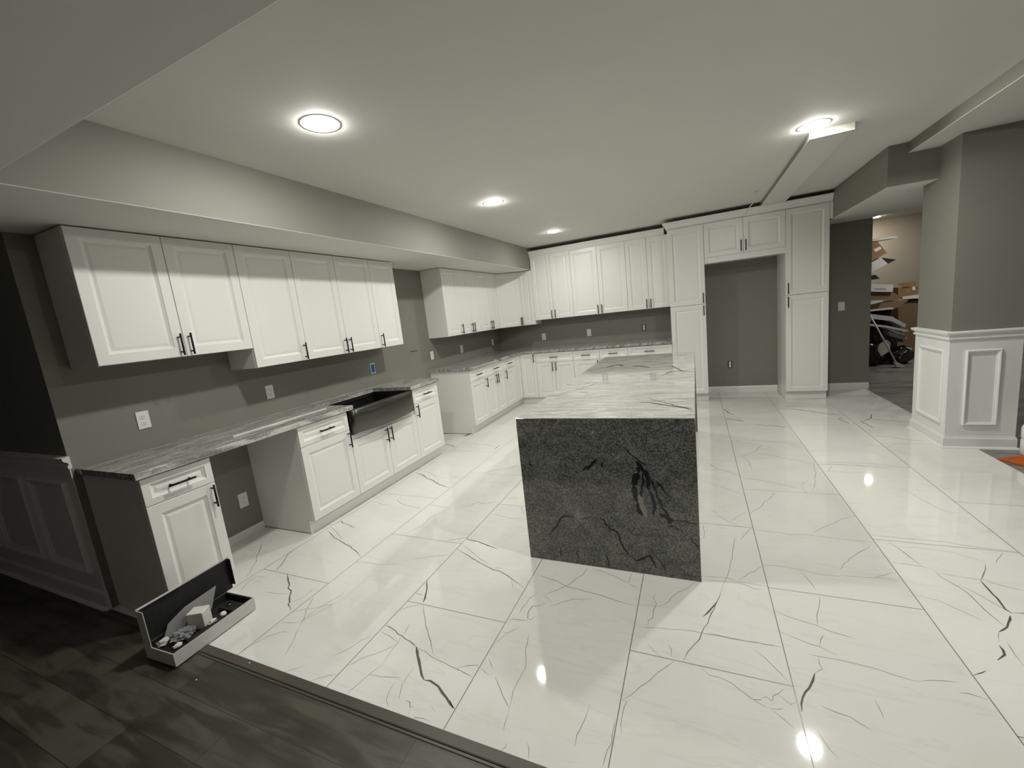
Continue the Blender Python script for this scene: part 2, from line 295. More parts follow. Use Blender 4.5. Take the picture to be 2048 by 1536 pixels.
# ------------------------------------------------------------------ floor
G0, GW, TY0, TX1 = 1.8439, 0.6122, 0.962, 5.512
VEINS = """3 3689 4085 3748 4117 3841 4235 3874 4280 3907 4383 3952 4476
2.8 3841 4235 3915 4188 3997 4157 4071 4101 4165 4050 4226 3997 4291 3948
2.7 3752 4118 3770 4017 3786 3944 3784 3849 3786 3804
1.6 3723 4504 3835 4497 3916 4458
2.4 3998 4572 4097 4557 4173 4523 4289 4502
1.5 4165 4477 4235 4425 4282 4387
2.8 3380 3946 3461 3893 3476 3851 3508 3779 3560 3729 3629 3694 3666 3656 3695 3618 3706 3578 3782 3575 3847 3550 3910 3520 3984 3491 4027 3446 4083 3447
1.5 4083 3447 4092 3370
1.1 4085 3492 4110 3552 4148 3586
2.3 4282 4051 4259 3944 4235 3767 4206 3662 4195 3584 4158 3468 4123 3392
1.3 3378 3750 3471 3728 3525 3713
1.4 3390 3490 3447 3448 3503 3408 3550 3368 3614 3315 3669 3263
1.5 3874 3359 3876 3307 3836 3225 3798 3170 3778 3111 3747 3052 3687 2967
1.6 3662 2983 3634 2942 3593 2884 3554 2828
1 3370 3011 3395 2992
2.9 3439 2959 3485 2927
2.2 3471 2902 3503 2866 3536 2824 3575 2792 3611 2755
2.1 3388 2750 3387 2700 3391 2625 3387 2576 3364 2547
1.5 3675 2756 3664 2753 3639 2698 3612 2638 3586 2586
2.3 3573 2629 3557 2568 3546 2488 3535 2412 3519 2319 3507 2250 3496 2194 3482 2156 3473 2120 3461 2071
1.6 3370 2166 3419 2174 3472 2181 3509 2180 3540 2162 3586 2162 3639 2159 3679 2160
1 3379 2142 3432 2143 3502 2148 3549 2152 3592 2139 3617 2121 3652 2122
1.2 3680 2340 3658 2316 3635 2278 3604 2252 3582 2216 3551 2178
1.3 3681 2349 3734 2358 3793 2359 3846 2349 3888 2342 3929 2330 3971 2328 4013 2331 4041 2342
1 4041 2342 4100 2349 4175 2360 4223 2364 4273 2353
1 4175 2360 4235 2400 4277 2432
1.2 3855 2329 3870 2294 3882 2247 3893 2186
1 3854 2277 3871 2298
1.6 3679 2738 3736 2738 3783 2733 3826 2739 3864 2720 3917 2727 3970 2741 4018 2734 4113 2727 4205 2724 4295 2723
1.7 3992 2752 4054 2831 4133 2910 4197 2980 4234 3008 4294 3060
1 4254 2689 4248 2662 4227 2642 4189 2603 4149 2554 4117 2517 4100 2485 4075 2456 4058 2416 4042 2394
2.2 4309 4031 4402 4019 4513 4032 4638 4036 4846 4007
1.2 4302 3983 4428 3988 4557 3977 4676 3953 4790 3926
1.8 4385 3949 4329 3822
1 4304 3829 4447 3807 4579 3836
7.5 3691 5930 3748 5680 3796 5601
8.6 3679 5429 3795 5378 3874 5323
6.1 3935 5208 4047 5165 4165 5129 4276 5083
3.6 3508 5565 3685 5525
8.7 4299 5906 4480 5882 4621 5775 4751 5659 4903 5585
4.5 4803 5449 4820 5350 4856 5225
4.6 4803 5449 4878 5462
6 4976 5338 5037 5383 5097 5448 5165 5651
4.2 5097 5448 5171 5384 5266 5353 5372 5293
5.7 4976 5338 4991 5227 5011 5082
3.1 5216 5771 5446 5764
3.2 4992 5726 5137 5723
3.5 4937 4800 5038 4781 5130 4714 5255 4662
1.8 4916 4479 4985 4551 5109 4561
1.7 4695 3552 4728 3451 4756 3310 4797 3216 4850 3184
2.2 4295 2809 4389 2815 4515 2808 4633 2813 4720 2788 4810 2777 4902 2769
3.2 4360 2747 4380 2701 4397 2633 4413 2569 4421 2520
2.5 4302 2529 4359 2526 4421 2520 4464 2503
3.3 4461 2495 4464 2442 4490 2392 4512 2337 4518 2276 4521 2212 4528 2164 4536 2118
1.4 4466 2476 4510 2467 4543 2463
1 4543 2463 4634 2460 4683 2424 4741 2404
1 4402 2706 4526 2711 4619 2701 4710 2627
2 4834 2745 4800 2699 4753 2630
3.2 4703 2611 4685 2565 4647 2502 4615 2455
4.8 4615 2455 4611 2411 4608 2345 4605 2283 4599 2239 4611 2212
2.1 4611 2212 4599 2229 4585 2262 4563 2305 4540 2350 4500 2388
3.8 4615 2220 4651 2226 4732 2241
5 4594 2197 4563 2144 4542 2110 4499 2070
1.3 4271 2243 4316 2255
1 4295 2262 4371 2236 4429 2182 4478 2130
2.1 4502 2077 4485 2045 4470 2010
5.8 4459 1985 4458 1960 4450 1933 4411 1894
3.7 4348 1825 4327 1808 4294 1787
1.6 3688 1972 3735 1947 3782 1934 3839 1920 3879 1895 3933 1884 3963 1875
1 3896 2139 3874 2051 3847 1958 3839 1920
1.5 3682 1833 3719 1822 3757 1805 3821 1788 3877 1755
1.1 3852 1866 3834 1837 3818 1787
1.5 3388 1741 3453 1740 3515 1739 3577 1743 3676 1741
1.1 3686 1766 3713 1756
1.6 3764 1730 3808 1731 3877 1733 3932 1728 3990 1722 4034 1710 4069 1703 4100 1698
1.2 4100 1698 4143 1717 4188 1729 4235 1736
2 3801 1726 3795 1688 3801 1666 3769 1636
4.8 3769 1636 3755 1598 3734 1555 3703 1504 3693 1474 3688 1440
1.9 3353 1541 3388 1508 3428 1508 3467 1494 3492 1473 3527 1448 3551 1432 3585 1420
4.8 3537 1441 3564 1450
1.5 3565 1457 3582 1469 3595 1456 3601 1461 3604 1479 3624 1496 3647 1524
2.3 3585 1420 3616 1426 3629 1435
1.4 3590 1421 3620 1393 3652 1361
1.5 3637 1327 3658 1317
1 3626 1490 3647 1469 3656 1459 3678 1476
1 3560 1702 3597 1669 3630 1621 3665 1570
1 3753 1486 3792 1473 3835 1466 3861 1447 3887 1432
1 3934 1564 3937 1539 3938 1514 3936 1486
1 3720 1380 3730 1347 3741 1318 3760 1293
1.1 4213 1685 4241 1690 4263 1684 4285 1678
1.9 4495 2013 4483 1943 4481 1888
1.4 4292 1535 4304 1537
3.7 1846 2086 1941 2041 2068 1981 2166 1945 2264 1921 2346 1879 2411 1844 2449 1818
2.1 1870 2132 2009 2048 2137 1980
4.6 1851 2232 1858 2208 1951 2201 2041 2171 2123 2151
2.4 1734 2173 1793 2208 1849 2236
1.9 2190 1951 2257 1960
1.8 2334 1954 2381 1966
1.1 2352 1865 2389 1802
3.1 2467 1956 2531 1942 2614 1926 2679 1893 2744 1889 2826 1877 2914 1861 2965 1850 3015 1839 3063 1837
2.7 2750 2091 2739 2018 2706 1964 2678 1899 2636 1853 2581 1798
2 2530 1798 2508 1745 2500 1672 2501 1624
1.8 2836 1834 2789 1815 2740 1804 2683 1760 2635 1716
1.6 2562 1799 2608 1772 2646 1738
2.9 2610 1740 2577 1706 2546 1692 2541 1647 2554 1604 2573 1598 2587 1630
2.9 2560 1588 2519 1582 2485 1579 2462 1561
2.2 2537 1537 2515 1509 2493 1481 2465 1487
2.2 2493 1481 2478 1440 2461 1405
2.7 2778 2090 2857 2071 2924 2050 2972 2019 2999 2012 3004 2101
2.1 3000 2005 3050 1977
2 3066 1841 3115 1856 3167 1863 3203 1896 3223 1951 3252 1997 3290 2027 3328 2097
1.4 3144 1968 3136 1921 3155 1877 3144 1827 3145 1770 3128 1755 3129 1712
1.6 3072 1696 3164 1712 3234 1721 3302 1736 3362 1736 3433 1739 3527 1738 3646 1741
3.4 3461 2071 3446 2005 3429 1952 3406 1877 3390 1807 3362 1733 3332 1657 3304 1603 3289 1549
5.4 3438 1978 3407 1911 3370 1845
2 3255 1542 3225 1502 3191 1459 3164 1411 3131 1371 3106 1329 3074 1294
1.1 3074 1294 3093 1293 3085 1267 3084 1233 3084 1194 3092 1163
1.1 3139 1600 3200 1546
1 3225 1630 3240 1598 3241 1558
1 3068 1643 3109 1625
1.5 2596 1516 2610 1459 2617 1412 2640 1364 2654 1324 2650 1264 2648 1200 2658 1152 2668 1106
1 2668 1106 2672 1060 2679 1037
2.3 2473 1322 2517 1273
1.2 2545 1240 2594 1191 2646 1141 2660 1127
1.5 2459 1264 2518 1240
2 2357 1229 2399 1255 2439 1271 2455 1263
1.5 2357 1229 2404 1217 2448 1210
2.5 2956 1239 2959 1226
1 2959 1226 2954 1171 2941 1104 2945 1065
2.1 3062 1206 3064 1115 3053 1084 3048 1025
4 2415 1082 2440 1060 2454 1055
1 2708 1001 2710 984 2697 957
1 2779 1027 2805 973
3.2 235 1799 324 1730 388 1660 468 1598 513 1532 593 1445
4 649 2071 821 1989 964 1944 1049 1920 1155 1873 1225 1831
2.7 632 2118 764 2059 889 1993
1.6 1002 1952 1070 1946
3.9 620 1788 630 1728 677 1659 734 1560
2.9 687 1548 741 1544 725 1567
4.5 845 1553 909 1509 975 1468 1002 1436 1046 1424 1085 1382 1140 1339 1143 1326 1214 1291
1.9 874 1363 954 1374 1033 1390 1057 1404
2.8 651 1477 657 1402 708 1326
1.4 724 1487 666 1472 667 1438
2.1 685 1426 759 1440
2.1 1223 1773 1317 1793 1434 1798 1559 1838
1.7 1611 1905 1714 1958 1832 2009
2 1243 1424 1284 1351 1330 1290 1387 1202
1 1387 1202 1445 1117 1484 1045
1.5 1230 969 1242 1035 1266 1097 1316 1152 1361 1165
1.3 1253 1200 1352 1230
1.3 1352 1230 1388 1326 1435 1420
1.1 1216 1278 1340 1346 1427 1404
1.4 1353 1240 1358 1331 1384 1420 1411 1491
1.5 1140 1339 1181 1393 1182 1483
1.4 1730 1109 1778 1173 1795 1230 1833 1268
1.7 1570 966 1608 995 1645 1026
2 1742 970 1779 999 1839 1039
5.8 1846 1734 1903 1645 1942 1558
1.7 1841 1614 1910 1611
3.3 1904 1588 1934 1569
2.8 1950 1547 2008 1474 2086 1391 2167 1308 2214 1259
1.1 1835 1451 1873 1499 1946 1546
3.7 1846 1354 1902 1344 1984 1317 2047 1299 2100 1279
1.6 2100 1279 2163 1268 2222 1247 2319 1231 2399 1220 2449 1210
8 2100 1279 2143 1233 2193 1183 2225 1150 2251 1132
6.4 2251 1132 2280 1137 2330 1124 2364 1103 2392 1089 2423 1070 2445 1059
1.7 1984 1317 1994 1268 2000 1190 2010 1146
1.6 1994 1268 1959 1216 1901 1160 1844 1086
1.9 1859 1309 1919 1299 1987 1276
1.4 1971 1398 1986 1340 1984 1317
1 2010 1146 1990 1094 1976 1030 1962 969
1 1985 1080 2080 1096 2139 1110
1.5 2167 1175 2164 1122 2170 1082 2188 1048 2201 1021
1 2131 1087 2136 1040 2153 999 2186 979
2.7 2232 1024 2256 1024 2270 1006 2286 1011
2.3 2317 959 2316 975 2357 982 2388 981
1 2348 1039 2383 1021
1 2278 995 2289 970
2.2 2235 1308 2240 1335
2.6 1769 1101 1788 1102
3.7 610 2201 655 2211 744 2189 849 2162
4.5 628 2236 683 2196
6.1 606 3276 706 3247 842 3163 925 3129 1024 3069 1143 3015 1223 2986
2.6 632 3349 777 3300 944 3210
2.1 903 3318 1028 3286 1187 3214
3 831 2758 870 2700 858 2672 896 2642 960 2605 1073 2579 1158 2568 1223 2566
1.7 647 2596 808 2557 919 2555
2.4 1227 2631 1330 2628 1444 2622
3.2 1538 2645 1599 2683 1641 2755 1704 2748 1806 2797
1.8 1345 2176 1363 2243 1396 2307 1383 2443 1417 2534 1469 2620
1.8 1716 2156 1774 2194 1842 2234
7.2 387 4190 489 4174 599 4112
3.3 572 4278 741 4266 933 4233 1053 4196 1149 4136
5.4 1164 4072 1170 4229
3.7 1369 3366 1474 3462 1582 3526 1678 3623
2 1485 3382 1590 3478 1691 3591
2.4 1834 2861 1972 2909
2.8 2053 2765 2085 2686 2127 2633
2 1848 2598 1953 2578 2037 2556 2153 2570"""
def parse(t): return [(float(l.split()[0]), [int(v) for v in l.split()[1:]]) for l in t.strip().splitlines()]
bm = bmesh.new()
prism(bm, [(0, TY0), (TX1, TY0), (TX1, L), (0, L)], -0.05, 0.0, 'z', 0)
def quad(bm, x0, x1, y0, y1, z, mi):
    bm.faces.new([bm.verts.new(p) for p in ((x0, y0, z), (x1, y0, z), (x1, y1, z), (x0, y1, z))]).material_index = mi
gz = 0.0002
for k in range(-3, 6):
    xg = G0+k*GW; quad(bm, xg-.0021, xg+.0021, TY0, L, gz, 1)
    a, b = (max(0, G0+k*GW), min(TX1, G0+(k+1)*GW))
    y = 1.545 if k % 2 == 0 else 2.150
    while y < L: quad(bm, a, b, y-.0019, y+.0019, gz, 1); y += 1.2175 if k % 2 == 0 else 1.2175
for i, (wv, pts) in enumerate(parse(VEINS)):
    ribbon(bm, pts, max(2.8, wv*(1.4 if wv < 4 else 1.7)), 2 if wv > 3.4 else 3, lambda p: (p.x/1000, min(max(p.y/1000, TY0+.001), L-.001), 0.0003+.00001*(i % 7)), seed=i)
struct('floor', bm, ['tile', 'grout', 'vein', 'vein2'], 'white marble look tile floor with grey veins', recalc=False)
bm = bmesh.new()
prism(bm, [(-3.3, -4), (10.5, -4), (10.5, .918), (0, .918), (0, 1.05), (-3.3, 1.05)], -0.05, 0.0, 'z')
struct('floor', bm, 'wood', 'dark weathered plank floor in the near corner')
bm = bmesh.new()
prism(bm, [(TX1, .918), (10.5, .918), (10.5, 10.9), (3, 10.9), (3, L+.12), (TX1, L+.12)], -0.05, 0.0, 'z')
struct('floor', bm, 'wood2', 'grey plank floor in the room beyond the pillar')
bm = bmesh.new()      # bevelled wooden threshold between tiles and planks
prism(bm, [(.906, 0), (.908, .003), (.9165, .0035), (.918, .0008), (.920, .005), (.924, .0065), (.962, .007), (.966, .003), (.966, 0)], 0.0, TX1+.2, 'x')
struct('trim_1', bm, 'thresh', 'brown wooden threshold strip where tiles meet planks')
# ------------------------------------------------------------------ walls
def shell(name, x0, x1, y0, y1, z0, z1, mat='wall', label=None, under=None):
    bm = bmesh.new(); box(bm, x0, x1, y0, y1, z0, z1)
    mats = [mat]
    if under:
        mats.append(under)
        for f in bm.faces:
            f.normal_update()
            if abs(f.normal.z) > .5 and f.calc_center_median().z < (z0+z1)/2: f.material_index = 1
    return struct(name, bm, mats, label)
shell('wall_left', -.13, 0, 1.10, L+.12, 0, S, label='grey wall behind the sink run')
shell('wall_near', -3.3, 0, .972, 1.10, 0, S, label='short grey return wall with white wainscot')
shell('wall_back', 0, 5.545, L, L+.12, 0, H, label='grey back wall')
shell('wall_far', 2.9, 10.6, 10.85, 10.97, 0, H, 'wallfar', 'pale wall of the storage room')
shell('wall_right', 10.5, 10.62, -4, 10.85, 0, H, 'wallfar')
shell('wall_west', -3.42, -3.3, -4, 1.1, 0, H)
shell('wall_behind', -3.42, 10.6, -4.12, -4, 0, H)
shell('wall_storage', 2.9, 3.0, L+.12, 10.85, 0, H, 'wallfar')
bm = bmesh.new(); box(bm, -3.42, 10.62, -4.12, 10.97, H, H+.12)
struct('ceiling', bm, 'ceil', 'smooth white ceiling')
# dropped soffits
def soffit(name, x0, x1, y0, y1, z0, label, z1=H):
    bm = bmesh.new(); box(bm, x0, x1, y0, y1, z0, z1)
    for f in bm.faces:
        f.normal_update()
        if abs(f.normal.z) > .5: f.material_index = 1
    es = [e for e in bm.edges if all(abs(v.co.z-z0) < 1e-5 for v in e.verts)]
    r = bmesh.ops.bevel(bm, geom=es, offset=.0035, segments=2, affect='EDGES', profile=.5)
    for f in r['faces']: f.material_index = 1
    return struct(name, bm, ['wall', 'ceil'], label)
soffit('wall_soffit_left', -.13, SX, .69, L, S, 'long soffit with grey face above the sink wall cabinets')
soffit('wall_soffit_near', -3.3, 10.5, -4, .69, S, 'low ceiling drop over the plank floor')
soffit('wall_soffit_west', -3.3, -.13, .69, .972, S, None)
soffit('wall_soffit_right', 4.97, 5.55, 4.83, L, 2.272, 'grey soffit beside the tall cabinets')
soffit('wall_header', 5.55, 7.6, 4.83, 6.82, 2.272, 'header over the opening beside the pillar')
soffit('wall_beam_right', 5.105, 10.5, .69, 4.83, 2.527, 'shallow ceiling drop on the right')
soffit('wall_chase', 4.205, 4.475, 3.885, L, H-.05, 'shallow boxed chase on the ceiling running to the tall cabinets')
# pillar with wainscot
PX0, PX1, PY0, PY1 = 5.311, 5.733, 4.50, 5.083
shell('wall_pillar', PX0, PX1, PY0, PY1, 0, 2.527, label='square grey pillar with white wainscot')
bm = bmesh.new()
pth = [(PX0, PY1), (PX0, PY0), (PX1, PY0), (PX1, PY1)]
def ccw(bm, path, prof, closed=True): sweep(bm, path, prof, closed=closed)
ccw(bm, pth[::-1][::-1], [(0, .02), (-.010, .02), (-.010, .94), (0, .94)]) if False else None
sq = [(PX0, PY0), (PX0, PY1), (PX1, PY1), (PX1, PY0)]          # clockwise seen from above: out is to the left -> negative
def around(prof): sweep(bm, sq, [(-o, z) for o, z in prof], closed=True)
around([(-.001, 0), (.006, 0), (.006, .95), (-.001, .95)])
around([(.0, .932), (.018, .932), (.020, .945), (.012, .952), (.014, .965), (.028, .972), (.034, .985), (.034, .994), (.0, 1.0)])
around([(.0, 0), (.016, 0), (.016, .085), (.010, .098), (.010, .104), (.0, .110)])
around([(.014, 0), (.034, 0), (.030, .010), (.016, .018)])
fp = [(0, .0), (0, .010), (.006, .018), (.014, .016), (.020, .009), (.026, .006), (.026, 0)]
rframe(bm, (PX0-.006, (4.558+4.980)/2, .522), (0, -1, 0), (0, 0, 1), .422, .636, fp)
rframe(bm, ((5.408+5.618)/2, PY0-.006, .522), (1, 0, 0), (0, 0, 1), .212, .636, fp)
struct('trim_2', bm, 'trim', 'white wainscot panels, chair rail and base around the pillar')
# wainscot on the near return wall
bm = bmesh.new(); WY = .972
def alongx(prof, x0, x1, y): prism(bm, [(y-o, z) for o, z in prof], x0, x1, 'x')
alongx([(-.001, 0), (.006, 0), (.006, .95), (-.001, .95)], -3.3, .0, WY)
alongx([(.0, .925), (.018, .925), (.020, .940), (.012, .948), (.014, .962), (.028, .970), (.034, .983), (.034, .992), (.0, .998)], -3.3, .028, WY)
alongx([(.0, 0), (.016, 0), (.016, .10), (.010, .116), (.0, .125)], -3.3, .012, WY)
alongx([(.014, 0), (.034, 0), (.030, .010), (.016, .018)], -3.3, .02, WY)
for c, wd in ((-.35, .52), (-1.02, .62), (-1.75, .62), (-2.5, .62)):
    rframe(bm, (c, WY-.006, .535), (1, 0, 0), (0, 0, 1), wd, .60, [(0, .0), (0, .012), (.010, .022), (.022, .018), (.034, .010), (.045, .006), (.045, 0)])
struct('trim_3', bm, 'trim', 'white wainscot with chair rail on the dark return wall')
# distant wainscot
bm = bmesh.new()
alongx([(-.001, 0), (.006, 0), (.006, .95), (-.001, .95)], 8.6, 10.5, 10.85)
alongx([(.0, .90), (.018, .91), (.014, .96), (.034, .98), (.034, 1.0), (.0, 1.005)], 8.6, 10.5, 10.85)
alongx([(.0, 0), (.016, 0), (.016, .10), (.0, .12)], 8.6, 10.5, 10.85)
struct('trim_4', bm, 'trim', 'white wainscot on the distant wall right of the pillar')
# baseboards
def base_x(name, x0, x1, y, h, label):
    global bm
    bm = bmesh.new(); alongx([(0, 0), (.014, 0), (.014, h-.018), (.008, h-.006), (.004, h), (0, h)], x0, x1, y); struct(name, bm, 'trim', label)
base_x('baseboard_niche', 3.53, 4.47, L, .088, 'white baseboard at the back of the refrigerator niche')
base_x('baseboard_back', 4.94, 5.548, L, .088, 'white baseboard on the back wall beside the opening')
bm = bmesh.new()
prism(bm, [(0, 0), (.014, 0), (.014, .030), (.006, .042), (0, .042)], 1.375, 1.993, 'y') if False else None
vs = prism(bm, [(0, 0), (.014, 0), (.014, .045), (.006, .058), (0, .058)], 1.375, 1.993, 'y')
struct('baseboard_left', bm, 'trim', 'low white baseboard in the gap between the base cabinets')
# ------------------------------------------------------------------ recessed ceiling lamps
def downlight(x, y, label, lens='lens'):
    t = thing('recessed_light', label, 'ceiling light', (x, y, H), 0, 'recessed ceiling lights')
    bm = bmesh.new(); lathe(bm, [(.0685, -.0004), (.070, -.0012), (.100, -.0012), (.104, 0)]); finish('trim_ring', bm, 'plate', t)
    bm = bmesh.new(); lathe(bm, [(.068, -.001), (.066, -.006), (.055, -.0095), (.035, -.0115), (0, -.012)]); finish('lens', bm, lens, t)
    return t
downlight(1.628, 1.716, 'nearest round recessed ceiling light, above the sink run')
downlight(1.645, 3.756, 'round recessed ceiling light second from the camera along the sink wall')
downlight(1.629, 5.711, 'smallest round recessed ceiling light, nearest the corner of the wall cabinets', 'lens_dim')
downlight(4.20, 1.716, 'ceiling light over the aisle on the right of the island')
downlight(4.20, 3.742, 'round recessed ceiling light beside the end of the boxed chase', 'lens_bright')
downlight(1.3, -2.6, 'added unseen fill light behind the camera, shaped as a recessed light', 'lens_fill').location.z = S  # added out of view to lift the dark near left side
# ------------------------------------------------------------------ cabinets
D = 0.627; FT = 0.020
RL, RB = PI/2, 0.0          # facing +x on the sink wall, facing -y on the back wall
def panel(bm, u0, u1, z0, z1, yf, drawer=False):
    """a routed door or drawer front whose back lies on y = yf"""
    st = .038 if drawer else .058
    prof = [(0, 0), (0, FT-.002), (.002, FT), (st, FT), (st+.004, FT-.004), (st+.017, FT-.0105), (st+.021, FT-.0105), (st+.036, FT-.007)]
    c = ((u0+u1)/2, yf, (z0+z1)/2)
    R = rframe(bm, c, (1, 0, 0), (0, 0, 1), u1-u0, z1-z0, prof)
    bm.faces.new(R[-1]); bm.faces.new(R[0][::-1])
def pull(parent, u, z, yf, horiz=False, ln=.140):
    bm = bmesh.new(); yb = yf-.032; h = ln/2
    e = (lambda t, y: (u+t, y, z)) if horiz else (lambda t, y: (u, y, z+t))
    tube(bm, [e(-h, yb), e(h, yb)], .0060, 12)
    for s in (-1, 1): tube(bm, [e(s*.048, yf+.001), e(s*.048, yb+.002)], .0048, 10)
    return finish('handle', bm, 'black', parent)
def front(parent, kind, u0, u1, z0, z1, depth, hnd=None):
    bm = bmesh.new(); panel(bm, u0+.0018, u1-.0018, z0, z1, -(depth-FT), kind == 'drawer')
    o = finish('drawer' if kind == 'drawer' else 'door', bm, 'cab', parent)
    if hnd: pull(o, hnd[0], hnd[1], -depth, kind == 'drawer')
    return o
def carcass_base(bm, w, depth, z1, toe=True):
    d = depth-FT
    pts = [(-.002, .008), (-(d-.058), .008), (-(d-.058), .114), (-d, .114), (-d, z1), (-.002, z1)]
    prism(bm, pts, .0006, w-.0006, 'x')
def wallcab(label, loc, rot, w, z0, z1, doors, depth=.325, group='wall cabinets'):
    t = thing('wall_cabinet', label, 'wall cabinet', loc, rot, group)
    bm = bmesh.new(); box(bm, .0006, w-.0006, -(depth-FT), -.002, z0, z1+.002, .001); finish('cabinet_body', bm, 'cab', t)
    n = len(doors); dw = w/n
    for i, hs in enumerate(doors):
        u0, u1 = i*dw, (i+1)*dw
        hu = u1-.030 if hs == 'r' else u0+.030
        front(t, 'door', u0, u1, z0+.002, z1, depth, (hu, z0+.080))
    return t
def basecab(label, loc, rot, w, doors, drawer=True, z1=.874):
    t = thing('base_cabinet', label, 'base cabinet', loc, rot, 'base cabinets')
    bm = bmesh.new(); carcass_base(bm, w, D, z1); finish('cabinet_body', bm, 'cab', t)
    ztop = .868
    if drawer:
        front(t, 'drawer', 0, w, .712, .868, D, (w/2, .790)); ztop = .708
    dw = w/len(doors)
    for i, hs in enumerate(doors):
        u0, u1 = i*dw, (i+1)*dw
        front(t, 'door', u0, u1, .117, ztop, D, (u1-.030 if hs == 'r' else u0+.030, ztop-.075))
    return t
ZT = S-.008
UP_ = [  # sink wall: y start, y end, bottom, doors, label
 (1.091, 2.000, 1.4925, 'rl', 'short white wall cabinet with two doors, nearest the camera on the sink wall'),
 (2.000, 2.470, 1.3416, 'r', 'single door white wall cabinet beside the short nearest one'),
 (2.470, 3.390, 1.3416, 'rl', 'two door white wall cabinet directly above the sink'),
 (3.390, 3.7705, 1.3416, 'l', 'narrow white wall cabinet at the end of the near group, beside bare wall'),
 (4.7367, 5.1414, 1.3416, 'r', 'narrow white wall cabinet beginning the group past the bare wall, one door'),
 (5.1414, 5.7274, 1.3416, 'rl', 'two door white wall cabinet second in the group past the bare wall'),
 (5.7274, 6.420, 1.3416, 'rl', 'two door white wall cabinet against the diagonal corner cabinet'),
]
for y0, y1, z0, ds, lb in UP_: wallcab(lb, (0, y0, 0), RL, y1-y0, z0, ZT, ds)
# diagonal corner wall cabinet
t = thing('corner_cabinet', 'white diagonal corner wall cabinet with one door under the soffit', 'wall cabinet', (0, L, 0), 0, 'wall cabinets')
bm = bmesh.new(); z0 = 1.3416
prism(bm, [(.002, 6.4215-L), (.304, 6.4215-L), (.609, 6.7255-L), (.609, -.002), (.002, -.002)], z0, ZT+.002); finish('cabinet_body', bm, 'cab', t)
dl = math.hypot(.305, .305); bm = bmesh.new(); panel(bm, .004, dl-.004, z0+.002, ZT, 0)
rm = Matrix.Translation((.305, 6.4205-L, 0)) @ Matrix.Rotation(PI/4, 4, 'Z')
bmesh.ops.transform(bm, matrix=rm, verts=bm.verts); dr = finish('door', bm, 'cab', t)
h_ = pull(dr, dl-.032, z0+.080, -FT); h_.data.transform(rm)
wallcab('narrow white wall cabinet between the diagonal corner and the tall row, under the soffit', (.611, L, 0), RB, .8655-.611, 1.3416, ZT, 'l')
for x0, x1, lb in ((.8655, 1.5543, 'tall two door wall cabinet on the back wall, leftmost under the crown'),
                   (1.5543, 2.4297, 'widest tall two door wall cabinet in the middle of the back wall'),
                   (2.4297, 3.0610, 'tall two door wall cabinet touching the left pantry')):
    wallcab(lb, (x0, L, 0), RB, x1-x0, 1.4072, 2.4643, 'rl')
# tall cabinets
def tallcab(label, x0, x1, side):
    w_ = x1-x0; t = thing('pantry_cabinet', label, 'tall cabinet', (x0, L, 0), 0, 'tall pantry cabinets')
    bm = bmesh.new(); carcass_base(bm, w_, .63, 2.474); finish('cabinet_body', bm, 'cab', t)
    bm = bmesh.new(); box(bm, .001, w_-.001, -.562, -.553, 0.001, .110); box(bm, .001, w_-.001, -.580, -.563, .001, .018, .003); finish('toe_board', bm, 'trim', t)
    if side == 'l':
        bm = bmesh.new(); box(bm, w_, w_+.0305, -.628, -.60, 2.275, 2.474); finish('filler_strip', bm, 'cab', t)
    hu = w_-.026 if side == 'r' else .026
    front(t, 'door', 0, w_, 1.401, 2.470, .63, (hu, 1.401+.085)); front(t, 'door', 0, w_, .117, 1.396, .63, (hu, 1.396-.085))
tallcab('tall white pantry cabinet left of the refrigerator niche', 3.0619, 3.5271, 'r')
tallcab('tall white pantry cabinet right of the refrigerator niche', 4.4739, 4.9368, 'l')
t = thing('bridge_cabinet', 'short white two door cabinet bridging above the refrigerator niche', 'wall cabinet', (3.5278, L, 0), 0, 'wall cabinets')
w_ = 4.4732-3.5278; bm = bmesh.new(); box(bm, 0, w_, -.610, -.002, 1.962, 2.474); finish('cabinet_body', bm, 'cab', t)
bm = bmesh.new(); box(bm, 0, w_, -.622, -.610, 1.9407, 2.020, .001); finish('valance', bm, 'cab', t)
front(t, 'door', 0, w_/2, 2.022, 2.470, .63, (w_/2-.028, 2.115)); front(t, 'door', w_/2, w_, 2.022, 2.470, .63, (w_/2+.028, 2.115))
# crown mouldings
CP = [(0, 0), (.006, 0), (.010, .010), (.016, .018), (.030, .050), (.046, .070), (.056, .076), (.056, .090), (0, .090)]
bm = bmesh.new(); z = 2.4665
sweep(bm, [(SX+.002, L-.305), (3.005, L-.305)], [(o, z+h) for o, h in CP])
tag(finish('crown_molding', bm, 'cab'), 'lower white crown moulding over the back wall cabinets', 'crown moulding')
bm = bmesh.new(); z = 2.4765
sweep(bm, [(3.0619, L-.30), (3.0619, L-.61), (4.9665, L-.61)], [(o, z+h) for o, h in CP])
tag(finish('crown_molding', bm, 'cab'), 'higher white crown moulding across the pantries and refrigerator bridge', 'crown moulding')
